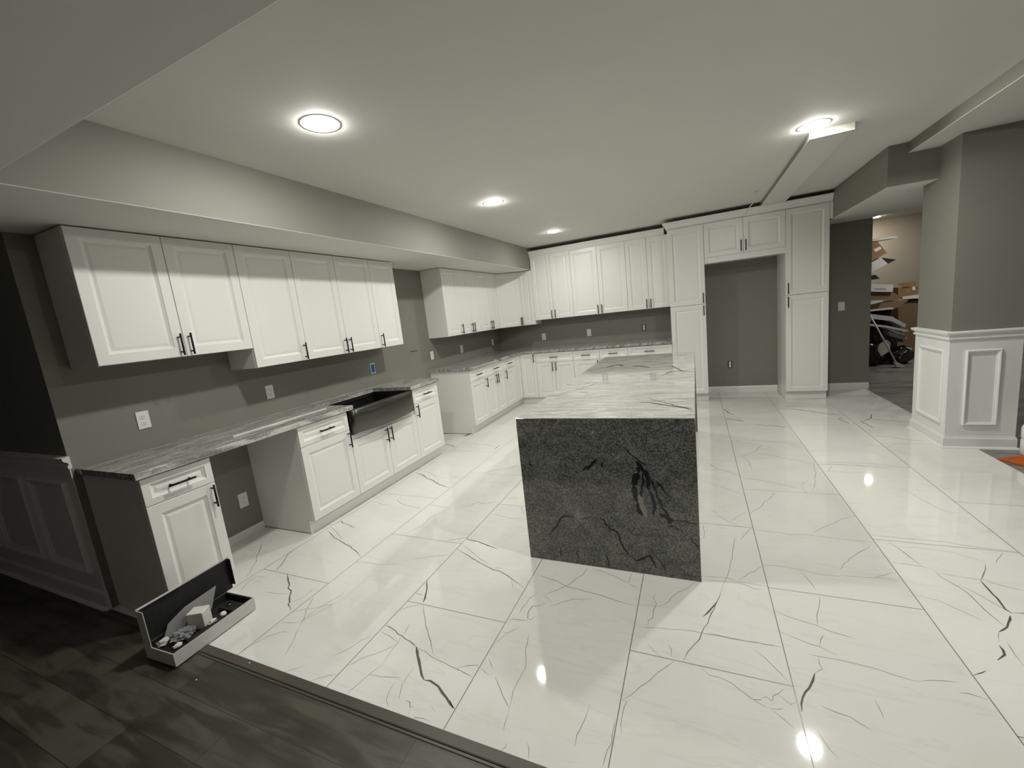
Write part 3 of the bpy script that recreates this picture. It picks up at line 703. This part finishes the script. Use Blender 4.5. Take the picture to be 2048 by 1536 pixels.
# base cabinets
basecab('white base cabinet with drawer nearest the camera, behind the open carton', (0, 1.0096, 0), RL, .3628, 'r')
basecab('white base cabinet with one drawer and door left of the sink', (0, 1.995, 0), RL, .4965, 'r')
t = thing('base_cabinet', 'white two door sink base cabinet under the steel sink', 'base cabinet', (0, 2.4915, 0), RL, 'base cabinets')
w_ = 3.4052-2.4915; bm = bmesh.new(); carcass_base(bm, w_, D, .648)
for a, b in ((.0006, .012), (w_-.012, w_-.0006)): box(bm, a, b, -(D-FT), -.002, .648, .874)
finish('cabinet_body', bm, 'cab', t)
front(t, 'door', 0, w_/2, .117, .606, D, (w_/2-.030, .530)); front(t, 'door', w_/2, w_, .117, .606, D, (w_/2+.030, .530))
basecab('white base cabinet with drawer right of the sink, at the end of the counter', (0, 3.4052, 0), RL, .4644, 'l')
basecab('white base cabinet at the start of the far counter, past the range gap', (0, 4.649, 0), RL, .4603, 'r')
basecab('white base cabinet with one wide drawer over two doors on the left far run', (0, 5.1093, 0), RL, .6155, 'rl')
basecab('narrow white base cabinet beside the corner base unit', (0, 5.7248, 0), RL, .4097, 'l')
t = thing('corner_base_cabinet', 'white corner base cabinet with two doors meeting in the corner', 'base cabinet', (0, L, 0), 0, 'base cabinets')
a, b, c = .607, .9085, L-.607
y1 = 6.1351
bm = bmesh.new()
prism(bm, [(.002, y1-L), (a, y1-L), (a, c-L), (b-.0006, c-L), (b-.0006, -.002), (.002, -.002)], .114, .874)
prism(bm, [(.002, y1-L), (a-.058, y1-L), (a-.058, c-L+.058), (b-.0006, c-L+.058), (b-.0006, -.002), (.002, -.002)], .008, .114)
finish('cabinet_body', bm, 'cab', t)
bm = bmesh.new(); panel(bm, .0015, L-D-y1-.001, .117, .868, 0)
rm = Matrix.Translation((a, y1-L, 0)) @ Matrix.Rotation(PI/2, 4, 'Z'); bmesh.ops.transform(bm, matrix=rm, verts=bm.verts); finish('door', bm, 'cab', t)
bm = bmesh.new(); panel(bm, D+.001, b-.0015, .117, .868, -(D-FT)); dr = finish('door', bm, 'cab', t)
pull(dr, b-.028, .790, -D)
basecab('white base cabinet with wide drawer over two doors, beside the corner on the back wall', (.9085, L, 0), RB, .6517, 'rl')
basecab('narrow white base cabinet second from the corner on the back wall', (1.5602, L, 0), RB, .4263, 'r')
basecab('narrow white base cabinet third from the corner, behind the island', (1.9865, L, 0), RB, .4364, 'l')
basecab('wide white base cabinet next to the left pantry, behind the island', (2.4229, L, 0), RB, .6384, 'rl')
# toe kick boards
def toe(label, pts):
    bm = bmesh.new(); sweep(bm, pts, [(0, .001), (.011, .001), (.011, .112), (0, .112)]); tag(finish('toe_kick_board', bm, 'trim'), label, 'toe kick board')
XT = .5505
toe('white toe kick board under the cabinet nearest the camera', [(XT, 1.0096), (XT, 1.372)][::-1][::-1])
toe('long white toe kick board under the sink cabinets', [(XT, 1.995), (XT, 3.869)])
toe('white toe kick board turning the corner under the far base cabinets', [(XT, 4.649), (XT, L-XT), (3.061, L-XT)])
# ------------------------------------------------------------------ counters
def slab(bm, pts, z0, z1, mi=0, bev=.004):
    vs = prism(bm, pts, z0, z1, 'z', mi)
    es = list({e for v in vs for e in v.link_edges if all(abs(q.co.z-z1) < 1e-6 for q in e.verts) or all(abs(q.co.z-z0) < 1e-6 for q in e.verts)})
    bmesh.ops.bevel(bm, geom=es, offset=bev, segments=2, affect='EDGES', profile=.5)
bm = bmesh.new(); CT = .876; XC = .651
slab(bm, [(.001, .989), (XC, .989), (XC, 2.548), (.150, 2.548), (.150, 3.366), (XC, 3.366), (XC, 3.884), (.001, 3.884)], CT, .914)
tag(finish('countertop', bm, 'granite'), 'grey streaked granite countertop around the sink', 'countertop', 'granite countertops')
bm = bmesh.new()
slab(bm, [(.001, 4.630), (XC, 4.630), (XC, L-XC), (3.0612, L-XC), (3.0612, L-.001), (.001, L-.001)], CT, .914)
tag(finish('countertop', bm, 'granite'), 'L-shaped grey granite countertop turning the far corner', 'countertop', 'granite countertops')
bm = bmesh.new()
slab(bm, [(.460, 1.63), (.469, 1.63), (.469, 2.43), (.460, 2.43)], .9143, .921, bev=.001)
tag(finish('trim_strip', bm, 'label'), 'thin straight white strip lying along the front of the sink countertop', 'trim strip')
# farmhouse sink
t = thing('farmhouse_sink', 'dark stainless farmhouse sink with bowed apron front', 'sink', (0, 2.947, 0))
bm = bmesh.new(); hw = .441; n = 24
out = []
for i in range(n+1):
    u = -1+2*i/n; e = (1-abs(u))*hw; rd = .018
    xx = .660 + .034*(1-u*u) - (rd-math.sqrt(max(0, rd*rd-(rd-min(e, rd))**2)))
    out.append((xx, u*hw))
def apron_bottom(u): return .668 - .016*(1-u*u)
F_, Bk = [], []
for (xx, yy) in out:
    u = yy/hw
    zs = [apron_bottom(u), apron_bottom(u)+.004, .868, .8725]
    F_.append([bm.verts.new((xx-(.004 if k in (0, 3) else 0), yy, z)) for k, z in enumerate(zs)])
    Bk.append([bm.verts.new((.628, yy, zs[0])), bm.verts.new((.628, yy, zs[3]))])
for i in range(n):
    for k in range(3): f = bm.faces.new((F_[i][k], F_[i+1][k], F_[i+1][k+1], F_[i][k+1])); f.smooth = True
    bm.faces.new((Bk[i][0], Bk[i+1][0], F_[i+1][0], F_[i][0])); bm.faces.new((F_[i][3], F_[i+1][3], Bk[i+1][1], Bk[i][1]))
    bm.faces.new((Bk[i+1][0], Bk[i][0], Bk[i][1], Bk[i+1][1]))
for i in (0, n): bm.faces.new([Bk[i][0]]+F_[i]+[Bk[i][1]])
finish('apron', bm, 'steel', t)
bm = bmesh.new(); z0, z1 = .652, .8725; x0, x1, y0, y1, q = .138, .627, -.412, .432, .010
box(bm, x0, x1, y0, y1, z0, z0+q); box(bm, x0, x0+q, y0, y1, z0+q, z1); box(bm, x1-q, x1, y0, y1, z0+q, z1)
box(bm, x0+q, x1-q, y0, y0+q, z0+q, z1); box(bm, x0+q, x1-q, y1-q, y1, z0+q, z1); box(bm, x0+q, x0+q+.012, y0+q, y1-q, .845, .849)
finish('basin', bm, 'steel_in', t)
bm = bmesh.new(); lathe(bm, [(.045, .001), (.045, .004), (.034, .005), (.030, .001), (0, .0015)], 32, loc=(.36, 0, z0+q)); finish('drain', bm, 'steel', t)
# ------------------------------------------------------------------ island
t = thing('kitchen_island', 'large grey granite waterfall island in the middle of the tiled floor', 'island', (2.873, 2.1125, 0))
IX0, IX1, IY0, IY1 = -.4946, .4942, 0, 2.798
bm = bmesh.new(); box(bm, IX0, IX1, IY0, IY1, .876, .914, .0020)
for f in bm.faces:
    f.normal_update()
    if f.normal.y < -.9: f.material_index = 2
for i, (wv, p) in enumerate(parse("""7.5 2901 1884 2905 1795
16.8 3054 2497 3185 2418 3275 2360 3359 2283
7.1 3103 2582 3213 2443 3304 2346 3359 2306
13.1 3332 2272 3359 2241
29.2 2559 4081 2647 4196 2716 4098
26.5 2803 4068 2881 4006 2989 3903
21.5 3174 3937 3274 3603 3340 3557
17.6 3116 3433 3189 3628 3274 3603
10.3 2366 3200 2476 3134 2592 3205
7.4 2439 2806 2535 2911 2638 3196
5.2 2630 2205 2676 2229 2696 2281
8.9 2373 2702 2451 2767 2516 2797""")):
    ribbon(bm, p, wv, 1, lambda q: (min(max(q.x/1000-2.873, IX0+.003), IX1-.003), q.y/1000-2.1125, .9143), seed=i+300, rough=2)
finish('island_top', bm, ['granite_top', 'gdark', 'granite_face'], t, recalc=False)
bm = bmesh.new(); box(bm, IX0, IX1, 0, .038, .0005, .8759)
for i, (wv, p) in enumerate(parse("""4.7 3004 750 3030 717 3063 691 3089 668 3122 648
17.6 3067 673 3088 643 3075 605
26.3 3075 605 3056 573 3042 529
21.7 3042 529 3050 479 3064 429
24.3 3064 429 3068 385 3083 361
17.6 3088 637 3114 608 3122 559 3125 510
13 3125 510 3140 461 3148 412 3143 361
9.6 3097 607 3094 545 3079 481 3082 431
8.2 3135 590 3149 536 3163 488 3182 427 3213 380 3233 345
6.9 3162 568 3187 539 3207 497 3238 472
4.6 3238 472 3216 449 3200 460
5.9 3162 475 3182 427 3214 418
17.5 3169 376 3201 367 3233 345 3210 324
4.6 3233 339 3286 345 3360 341
4.7 3210 318 3258 298 3284 289
4.6 3315 255 3345 222 3365 187
8.2 2520 176 2552 215 2590 262 2621 304 2655 311 2694 301 2733 298 2779 313
4 2694 301 2717 269 2735 244
7.6 2843 330 2871 293 2893 255 2929 246 2946 222 2955 176 2970 138 2998 102
7.4 2998 102 3032 73 3063 91 3105 117 3126 81 3135 43
3.7 3112 158 3144 117 3176 69 3191 19
10.2 2851 676 2817 636 2778 615 2764 601
6.3 2783 602 2810 623
5.2 2720 599 2744 580
5.3 2659 642 2670 616
5.2 2650 687 2661 662
6.2 2880 658 2883 627
6.2 2869 594 2880 582
5.3 2857 95 2872 49 2875 1
3.6 2581 91 2585 19
3.5 2690 106 2698 36
8.3 2435 638 2453 612
8 2545 770 2558 757
5.5 2511 498 2523 485""")):
    ribbon(bm, p, wv*1.6, 1, lambda q: (min(max(q.x/1000-2.873, IX0+.003), IX1-.003), -.0003-.00001*(i % 5), min(max(q.y/1000, .003), .87)), step=14, seed=i+500, rough=2.4)
for i, (wv, p) in enumerate(((30, [3070, 480, 3082, 410, 3103, 350]),)):
    ribbon(bm, p, wv, 2, lambda q: (q.x/1000-2.873, -.0004, q.y/1000), step=14, seed=i+600)
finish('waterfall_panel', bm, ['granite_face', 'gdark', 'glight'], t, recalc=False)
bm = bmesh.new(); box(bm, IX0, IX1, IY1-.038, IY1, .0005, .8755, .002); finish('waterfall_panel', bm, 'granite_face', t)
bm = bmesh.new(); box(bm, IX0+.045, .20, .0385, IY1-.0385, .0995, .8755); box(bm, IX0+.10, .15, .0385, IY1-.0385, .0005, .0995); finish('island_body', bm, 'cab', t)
# ------------------------------------------------------------------ outlets and switches
def plate_local(t, w_=.072, h_=.117, kind='duplex'):
    """local frame: plate on the plane y = 0 facing -y"""
    if kind != 'bare':
        bm = bmesh.new(); box(bm, -w_/2, w_/2, -.0065, -.0003, -h_/2, h_/2, .0025, seg=2); finish('cover_plate', bm, 'plate', t)
    else:
        bm = bmesh.new(); box(bm, -.029, .029, -.0025, -.0003, -.052, .052, .004); finish('wall_box', bm, 'slot', t)
    if kind in ('duplex', 'bare'):
        yo = -.0065
        for s in (-1, 1):
            bm = bmesh.new(); zc = s*.0205
            pts = [(math.cos(a)*.0172, zc+max(-.0135, min(.0135, math.sin(a)*.0172))) for a in [2*PI*k/24 for k in range(24)]]
            prism(bm, pts, yo-.0022, yo+.003, 'y'); r = finish('receptacle', bm, 'plate', t)
            bm = bmesh.new()
            for dx in (-.0065, .0065): box(bm, dx-.0011, dx+.0011, yo-.0027, yo-.0021, zc-.001, zc+.0075)
            prism(bm, [(math.cos(a)*.0024, zc-.0075+math.sin(a)*.0024) for a in [2*PI*k/10 for k in range(10)]], yo-.0027, yo-.0021, 'y')
            finish('slots', bm, 'slot', r)
        if kind == 'bare':
            bm = bmesh.new(); box(bm, -.011, .011, -.006, -.0026, -.046, .046, .001); finish('mounting_strap', bm, 'plate', t)
    if kind == 'rocker':
        bm = bmesh.new(); box(bm, -.0165, .0165, -.0095, -.0060, -.033, .033, .0015); finish('rocker', bm, 'plate', t)
    if kind == 'tape':
        bm = bmesh.new(); box(bm, -.027, .027, -.0085, -.0067, -.046, .048, .001); finish('masking_tape', bm, 'blue', t)
def outlet(label, wall, pos, z, kind='duplex', cat='outlet', name='wall_outlet', w_=.072):
    loc, rz = ((0, pos, z), PI/2) if wall == 'l' else ((pos, L, z), 0)
    t = thing(name, label, cat, loc, rz, 'wall outlets and switches'); plate_local(t, w_, .117, kind); return t
outlet('white outlet above the counter at its near end, under the short wall cabinet', 'l', 1.368, 1.107)
outlet('white outlet above the counter left of the sink', 'l', 2.283, 1.104)
outlet('outlet box covered with blue tape above the sink', 'l', 3.561, 1.109, 'tape')
outlet('white wall plate near the bare wall of the range gap', 'l', 4.755, 1.105, 'rocker')
outlet('white outlet under the far group of sink wall cabinets', 'l', 5.574, 1.103)
outlet('white outlet tucked beside the dark kitchen corner on the sink wall', 'l', 6.690, 1.098)
outlet('white low outlet in the open gap under the near counter', 'l', 1.874, .298)
outlet('white outlet on the back wall nearest the kitchen corner', 'b', .877, 1.098)
outlet('white outlet on the back wall below the widest wall cabinet', 'b', 1.703, 1.103)
outlet('uncovered outlet with a dark box on the back wall beside the left pantry', 'b', 2.615, 1.107, 'bare')
outlet('uncovered low outlet inside the refrigerator niche', 'b', 3.850, .429, 'bare')
outlet('white light switch on the grey wall between pantry and storage opening', 'b', 5.227, 1.164, 'rocker', 'light switch', 'light_switch', .075)
# cable stub sticking out of the wall over the range gap
bm = bmesh.new(); tube(bm, [(.001, 4.303, 1.214), (.05, 4.303, 1.216), (.105, 4.305, 1.222)], .0042, 8)
tag(finish('cable_stub', bm, 'slot'), 'dark cable stub poking out of the wall above the range gap', 'cable')
# pendant cable from the ceiling
bm = bmesh.new()
tube(bm, [tuple(at(1511, 383, 'z', H)-Vector((0, 0, .001))), tuple(at(1513.5, 389, 'y', 5.70)), tuple(at(1511, 398, 'y', 5.78)), tuple(at(1505, 407, 'y', 5.86)), tuple(at(1499, 415, 'y', 5.90)), tuple(at(1494, 422, 'y', 5.93)), tuple(at(1491, 428, 'y', 5.95))], .0055, 8)
tube(bm, [tuple(at(1506, 383.5, 'z', H-.004)), tuple(at(1517, 381.5, 'z', H-.004))], .005, 6)
tag(finish('hanging_cable', bm, 'wire'), 'short white electrical cable hanging from the ceiling before the refrigerator bridge', 'cable')
# wooden shim under the far cabinet run
bm = bmesh.new(); vs = box(bm, -.05, .05, -.010, .010, .001, .006, .001)
bmesh.ops.transform(bm, matrix=Matrix.Translation((.50, 4.60, 0)) @ Matrix.Rotation(math.radians(75), 4, 'Z'), verts=bm.verts)
tag(finish('wood_shim', bm, 'bare'), 'small brown wooden shim on the tiles at the foot of the far base cabinets', 'shim')
# ------------------------------------------------------------------ open carton on the floor
t = thing('open_carton', 'open white and black flat carton with hinged lid at the tile edge', 'box', (.772, .803, 0), math.radians(2.5))
CX, CY = .772, .803
W_, Ln, hh = .235, .425, .070
bm = bmesh.new(); q = .004; zb = .0085
box(bm, 0, W_, 0, Ln, zb, zb+q)
for a in ((0, q, 0, Ln), (W_-q, W_, 0, Ln), (q, W_-q, 0, q), (q, W_-q, Ln-q, Ln)): box(bm, a[0], a[1], a[2], a[3], zb+q, zb+hh)
finish('tray', bm, 'wboard', t)
bm = bmesh.new(); q2 = q+.0004
box(bm, q2, W_-q2, q2, Ln-q2, zb+q+.0004, zb+.030)
for a in ((q2, q2+.008, q2, Ln-q2), (W_-q2-.008, W_-q2, q2, Ln-q2), (q2+.008, W_-q2-.008, q2, q2+.008), (q2+.008, W_-q2-.008, Ln-q2-.008, Ln-q2)): box(bm, a[0], a[1], a[2], a[3], zb+.030, zb+hh-.001)
box(bm, .07, W_-.03, Ln-.10, Ln-.03, zb+.030, zb+.050, .004); box(bm, .15, .178, .10, Ln-.12, zb+.030, zb+.046, .003)
finish('foam_insert', bm, 'foam', t)
LH, LL = .197, Ln+.040
def lean(y, z): return .006+.030*((z-zb-hh)/LH)*0
bm = bmesh.new(); n = 14
def sheet(bm, x0, x1, y0, y1, z0, z1):
    """a board that bows slightly along its length"""
    A = []
    for i in range(n+1):
        u = i/n; y = y0+(y1-y0)*u; bow = -.010*math.sin(PI*u); A.append([bm.verts.new(p) for p in ((x0, y, z0), (x1, y, z0), (x1+bow, y+.012*u, z1-.006*math.sin(PI*u)), (x0+bow, y+.012*u, z1-.006*math.sin(PI*u)))])
    for P_, Q_ in zip(A, A[1:]):
        for k in range(4): bm.faces.new((P_[k], P_[(k+1) % 4], Q_[(k+1) % 4], Q_[k]))
    bm.faces.new(A[0][::-1]); bm.faces.new(A[-1])
z0 = zb+hh
sheet(bm, -.004, 0, .004, LL, z0, z0+LH)
box(bm, 0, .058, .002, .0055, z0+.001, z0+LH-.004); box(bm, 0, .010, .006, Ln*.5, z0+LH-.005, z0+LH-.001)
ld = finish('lid', bm, 'wboard', t)
bm = bmesh.new(); sheet(bm, .0006, .005, .0075, LL-.003, z0+.002, z0+LH-.008); box(bm, .005, .057, .0058, .0085, z0+.002, z0+LH-.008); prism(bm, [(.005, LL-.010), (.034, LL-.004), (.034, LL), (.005, LL-.004)], z0+.03, z0+LH-.004)
finish('black_lining', bm, 'foam', ld)
def blk(name, mat, label, cat, dims, loc, rot):
    bm = bmesh.new(); a, b, c_ = dims; box(bm, -a/2, a/2, -b/2, b/2, 0, c_, min(dims)*.04)
    o = finish(name, bm, mat); o.location = loc; o.rotation_euler = rot; tag(o, label, cat); return o
zf = zb+.030
blk('foam_block', 'foamw', 'white cube-shaped foam block standing in the open carton', 'foam block', (.085, .068, .095), (.858, 1.020, zf+.001), (0, 0, .5))
bm = bmesh.new()
prism(bm, [(-.155, 0), (-.110, .085), (-.02, .118), (.15, .128), (.10, .02), (.02, 0)], -.001, .001, 'x')
o = finish('folded_sheet', bm, 'paper'); o.location = (.800, 1.015, zf+.002); o.rotation_euler = (0, math.radians(-3), math.radians(2)); tag(o, 'grey paper sheet leaning inside the lid of the open carton', 'paper')
bm = bmesh.new()
bmesh.ops.create_icosphere(bm, subdivisions=4, radius=1)
for v in bm.verts:
    c0 = v.co.copy(); v.co = Vector((c0.x*.036, c0.y*.050, c0.z*.022)) * (1+.55*noise.noise(c0*3.1)+.30*noise.noise(c0*8))
o = finish('plastic_bag', bm, 'clear'); o.location = (.868, .930, zf+.026); tag(o, 'crumpled glossy clear plastic bag in the open carton', 'plastic bag')
def crumple(label, loc, s, seed):
    bm = bmesh.new(); bmesh.ops.create_icosphere(bm, subdivisions=2, radius=1)
    for v in bm.verts: v.co = Vector((v.co.x*s[0], v.co.y*s[1], v.co.z*s[2]))*(1+.8*noise.noise(v.co*1.7+Vector((seed, 0, 0))))
    o = finish('paper_scrap', bm, 'foamw'); o.location = loc; tag(o, label, 'paper scrap', 'white scraps in the carton')
crumple('larger crumpled white paper scrap at the near left of the open carton', (.812, .862, zf+.020), (.020, .026, .018), 3)
crumple('crumpled white scrap at the near front of the open carton', (.905, .880, zf+.010), (.014, .020, .008), 9)
crumple('small white scrap next to the round cap in the carton', (.925, 1.045, zf+.020), (.010, .024, .014), 14)
bm = bmesh.new(); lathe(bm, [(0, 0), (.014, 0), (.015, .003), (.014, .008), (0, .009)], 24)
o = finish('round_cap', bm, 'foamw'); o.location = (.915, 1.105, zf+.017); o.rotation_euler = (0, .5, 0); tag(o, 'small round white cap in the open carton', 'cap')
bm = bmesh.new(); lathe(bm, [(0, 0), (.014, 0), (.015, .004), (.010, .007), (0, .008)], 24)
o = finish('metal_disc', bm, 'steel'); o.location = (.868, 1.165, zb+.051); tag(o, 'small shiny metal disc in the far foam recess of the carton', 'metal part')
# ------------------------------------------------------------------ right edge: jug and orange cloth
t = thing('white_jug', 'white plastic jug at the right edge behind the orange cloth', 'jug', (5.812, 4.35, 0))
bm = bmesh.new(); lathe(bm, [(0, .002), (.098, .002), (.104, .010), (.104, .11), (.098, .125), (.104, .14), (.104, .215), (.092, .245), (.05, .268), (.030, .275), (.028, .295), (0, .295)], 40); finish('jug_body', bm, 'plate', t)
bm = bmesh.new(); lathe(bm, [(0, .0), (.033, .0), (.033, .025), (0, .026)], 24, loc=(0, 0, .296)); finish('cap', bm, 'plate', t)
bm = bmesh.new(); n = 44; gv = {}
for i in range(n+1):
    for j in range(n+1):
        u, v = i/n*2-1, j/n*2-1; r = math.hypot(u, v); ang = math.atan2(v, u)
        if r > 0: k_ = max(abs(u), abs(v))/r; u, v = u*k_, v*k_
        rr_ = math.hypot(u, v)
        edge = 1+.18*noise.noise(Vector((math.cos(ang)*1.6, math.sin(ang)*1.6, 2)))
        fold = .5+.5*math.sin((u*1.2+v*3.4)*3.0+2.5*noise.noise(Vector((u*1.5, v*1.5, 4))))
        z = .004+max(0, (1-rr_**1.6))*(.040+.085*fold*(.35+.65*max(0, u*.6+.5))+.02*noise.noise(Vector((u*4, v*4, 1))))
        gv[i, j] = bm.verts.new((5.725+u*.225*edge+.02, 4.112+v*.105*edge-.11*u, z))
for i in range(n):
    for j in range(n): bm.faces.new((gv[i, j], gv[i+1, j], gv[i+1, j+1], gv[i, j+1])).smooth = True
bmesh.ops.solidify(bm, geom=bm.faces[:], thickness=.003)
tag(finish('cloth', bm, 'orange'), 'crumpled orange cloth on the floor at the right edge by the pillar', 'cloth')
# small flecks on the planks
for k, (px, py, lb) in enumerate(((499, 1326, 'tiny white fleck on the wooden threshold strip'), (393, 1360, 'tiny white fleck on the planks right of the carton'))):
    p = at(px, py, 'z', .007 if k == 0 else 0); bm = bmesh.new(); box(bm, -.004, .004, -.003, .003, 0, .002, .0006)
    o = finish('debris_fleck', bm, 'foamw'); o.location = p + Vector((0, 0, .0004)); tag(o, lb, 'debris')
# ------------------------------------------------------------------ storage room heap seen past the wall
def cut(name, mat, label, cat, px, y0, y1, parent=None, group='cartons and packaging heaped in the storage room'):
    """a board or box: its near outline stands on y = y0 and it is y1 - y0 deep"""
    P = [at(a, b, 'y', y0) for a, b in px]
    bm = bmesh.new(); prism(bm, [(p.x, max(p.z, .002)) for p in P], y0, y1, 'y')
    o = finish(name, bm, mat, parent)
    if label: tag(o, label, cat, group)
    return o
cut('cardboard_sheet', 'wboard', 'thin pale cardboard sheet on top of the storage heap', 'cardboard', [(1726, 483), (1752, 477), (1793, 472.5), (1794, 475), (1760, 481), (1726, 485)], 9.10, 9.40)
o = cut('carton', 'board', 'tilted brown carton with a white label high in the storage heap', 'carton', [(1722, 488), (1755, 482.6), (1774, 506), (1722, 534)], 9.10, 9.42)
cut('shipping_label', 'label', None, None, [(1747, 499), (1760, 493), (1763.5, 497.5), (1751, 504)], 9.096, 9.0995, o)
cut('carton', 'wboard', 'tilted pinkish white open carton under the labelled brown one', 'carton', [(1722, 536), (1762, 515), (1775.5, 527), (1722, 556)], 9.08, 9.40)
cut('carton_part', 'foam', 'dark triangular wedge drawn for the black interior of the open white carton', 'carton', [(1764, 515.5), (1793, 519), (1777, 527)], 9.12, 9.38)  # solid black wedge stands in for the open carton's interior
cut('shadow_patch', 'foam', 'small black patch painting the shadow between cartons in the storage heap', 'bag', [(1722, 556), (1744, 551), (1751, 549.5), (1760, 557.5), (1722, 562)], 9.12, 9.4)  # black solid put in for the shadow between the cartons
o = cut('carton', 'wboard', 'flat white carton with printed side in the storage heap', 'carton', [(1722, 567.5), (1787, 569.5), (1785.5, 584), (1722, 583)], 9.02, 9.5)
cut('printed_line', 'paper', None, None, [(1750, 576.5), (1772, 577), (1772, 579), (1750, 578.5)], 9.0165, 9.0195, o)
cut('carton', 'boardd', 'grey brown carton below the flat white printed one', 'carton', [(1722, 584), (1785, 584.5), (1797, 590), (1797, 600), (1722, 600)], 9.06, 9.5)
o = cut('carton', 'board', 'open brown carton with torn tape on top of the big brown carton', 'carton', [(1796, 575), (1842, 572), (1860, 571), (1860, 592), (1797, 597)], 9.62, 10.1)
cut('flap', 'board', None, None, [(1795, 567), (1831, 561.5), (1833, 571), (1808, 574.5)], 9.60, 9.615, o)
cut('tape', 'label', None, None, [(1824, 574), (1830, 573), (1831, 580), (1825, 580.5)], 9.612, 9.618, o)
cut('tape', 'label', None, None, [(1813, 582), (1818, 581.5), (1816, 583)], 9.612, 9.618, o)
cut('foam_sheet', 'foamw', 'white foam sheet laid over the big brown carton', 'foam sheet', [(1804, 594), (1842, 588.5), (1858, 588), (1858, 596), (1830, 597), (1806, 597.5)], 9.55, 9.61)
cut('carton', 'boardd', 'big brown carton standing on the storage floor behind the bags', 'carton', [(1796, 614), (1820, 603), (1838, 599), (1862, 597), (1862, 716), (1800, 716)], 9.62, 10.2)
cut('cardboard_sheet', 'wboard', 'pale bent cardboard sheet left of the open flaps', 'cardboard', [(1722, 611), (1743, 604), (1765, 600), (1767, 603), (1722, 614)], 8.98, 9.03)
cut('carton_part', 'boardd', 'wide tan carton flap leaning right in the storage heap', 'carton', [(1722, 611), (1762, 606), (1790, 601.5), (1818, 600), (1800, 614), (1788, 617), (1722, 620)], 9.04, 9.3)
cut('cardboard_sheet', 'wboard', 'thin white sheet above the black box in the storage heap', 'cardboard', [(1722, 622), (1786, 615.5), (1788, 618), (1722, 624.5)], 8.95, 9.03)
cut('black_box', 'foam', 'black box under the thin white sheet in the storage heap', 'box', [(1722, 624.6), (1783, 619), (1780, 632.5), (1722, 627)], 9.26, 9.60)
cut('bent_cardboard', 'wboard', 'upper bent white panel sagging over the black bags', 'cardboard', [(1722, 627), (1742, 628), (1784, 633), (1813, 649), (1810, 655), (1783, 642), (1742, 637.5), (1722, 636)], 8.80, 9.10)
cut('bent_cardboard', 'wboard', 'second white panel, thinner, sagging over the black bags', 'cardboard', [(1722, 646), (1745, 648), (1775, 651.5), (1816, 660), (1817, 662.5), (1810, 663.5), (1770, 655), (1722, 650)], 8.80, 9.10)
cut('bent_cardboard', 'wboard', 'short white panel end pointing right above the black bags', 'cardboard', [(1770, 656), (1789, 660), (1814, 669.5), (1795, 669)], 8.86, 9.10)
cut('bent_cardboard', 'paper', 'lowest pinkish grey panel end resting on the black bags', 'cardboard', [(1776, 662), (1796, 670), (1812, 673), (1817, 678), (1803, 678), (1780, 672)], 8.88, 9.10)
cut('cardboard_scrap', 'board', 'tan cardboard scrap standing beside the black bags', 'cardboard', [(1795, 684), (1812, 686), (1806, 705), (1794, 712)], 9.17, 9.19)
cut('cardboard_scrap', 'wboard', 'pale cardboard scrap on the floor right of the black bags', 'cardboard', [(1812, 694), (1824, 696), (1818, 722), (1805, 722)], 9.20, 9.22)
def bag(label, loc, s, seed):
    bm = bmesh.new(); bmesh.ops.create_icosphere(bm, subdivisions=4, radius=1)
    for v in bm.verts:
        c0 = v.co.copy(); k = 1+.22*noise.noise(c0*2+Vector((seed, 0, 0)))+.10*noise.noise(c0*6+Vector((seed, 3, 0)))
        v.co = Vector((c0.x*s[0]*k, c0.y*s[1]*k, max(c0.z*k, -.82)*s[2]))
    o = finish('trash_bag', bm, 'bag', smooth=True); o.location = (loc[0], loc[1], .82*s[2]+.002 if len(loc) == 2 else loc[2]); tag(o, label, 'trash bag', 'black trash bags in the storage room'); return o
bag('large black trash bag at the foot of the storage heap, left', (6.07, 9.00), (.27, .17, .24), 2)
bag('black trash bag under the sagging white panels', (6.45, 9.42), (.28, .14, .42), 5)
bag('smaller black trash bag on the right foot of the heap', (6.56, 9.00), (.160, .14, .17), 8)
# dustpan and broom in front of the bags
bm = bmesh.new(); P = [at(a, b, 'y', 8.74) for a, b in ((1766, 685), (1775, 683), (1782, 690), (1782.5, 702), (1764, 713), (1757, 700), (1760, 690))]
prism(bm, [(p.x, p.z) for p in P], 8.775, 8.785, 'y')
hp = [at(a, b, 'y', 8.780) for a, b in ((1768, 686), (1772, 681), (1778, 684), (1781, 690))]
tube(bm, [tuple(p) for p in hp], .008, 8)
tag(finish('dustpan', bm, 'cream'), 'pale plastic dustpan hooked on the broom stick', 'dustpan')
t = thing('broom', 'cream broom leaning with its head on the plank floor', 'broom', tuple(at(1797, 732, 'z', 0)))
t0 = Vector(t.location)
top, mid = at(1741, 632, 'y', 8.76), at(1793, 726, 'y', 8.66)
bm = bmesh.new(); tube(bm, [top-t0, mid-t0], .0125, 10); finish('stick', bm, 'cream', t)
bm = bmesh.new(); P = [at(a, b, 'y', 8.62)-t0 for a, b in ((1788, 724), (1797, 725.5), (1806, 729), (1808, 733), (1803, 737), (1792, 733))]
prism(bm, [(p.x, max(p.z, .003)) for p in P], P[0].y-.03, P[0].y+.04, 'y'); finish('broom_head', bm, 'cream', t)
downlight(6.55, 10.24, 'warm ceiling light at the top edge of the storage room opening', 'lens_far')
downlight(7.02, 8.2, 'ceiling light of the storage room in front of the heap')
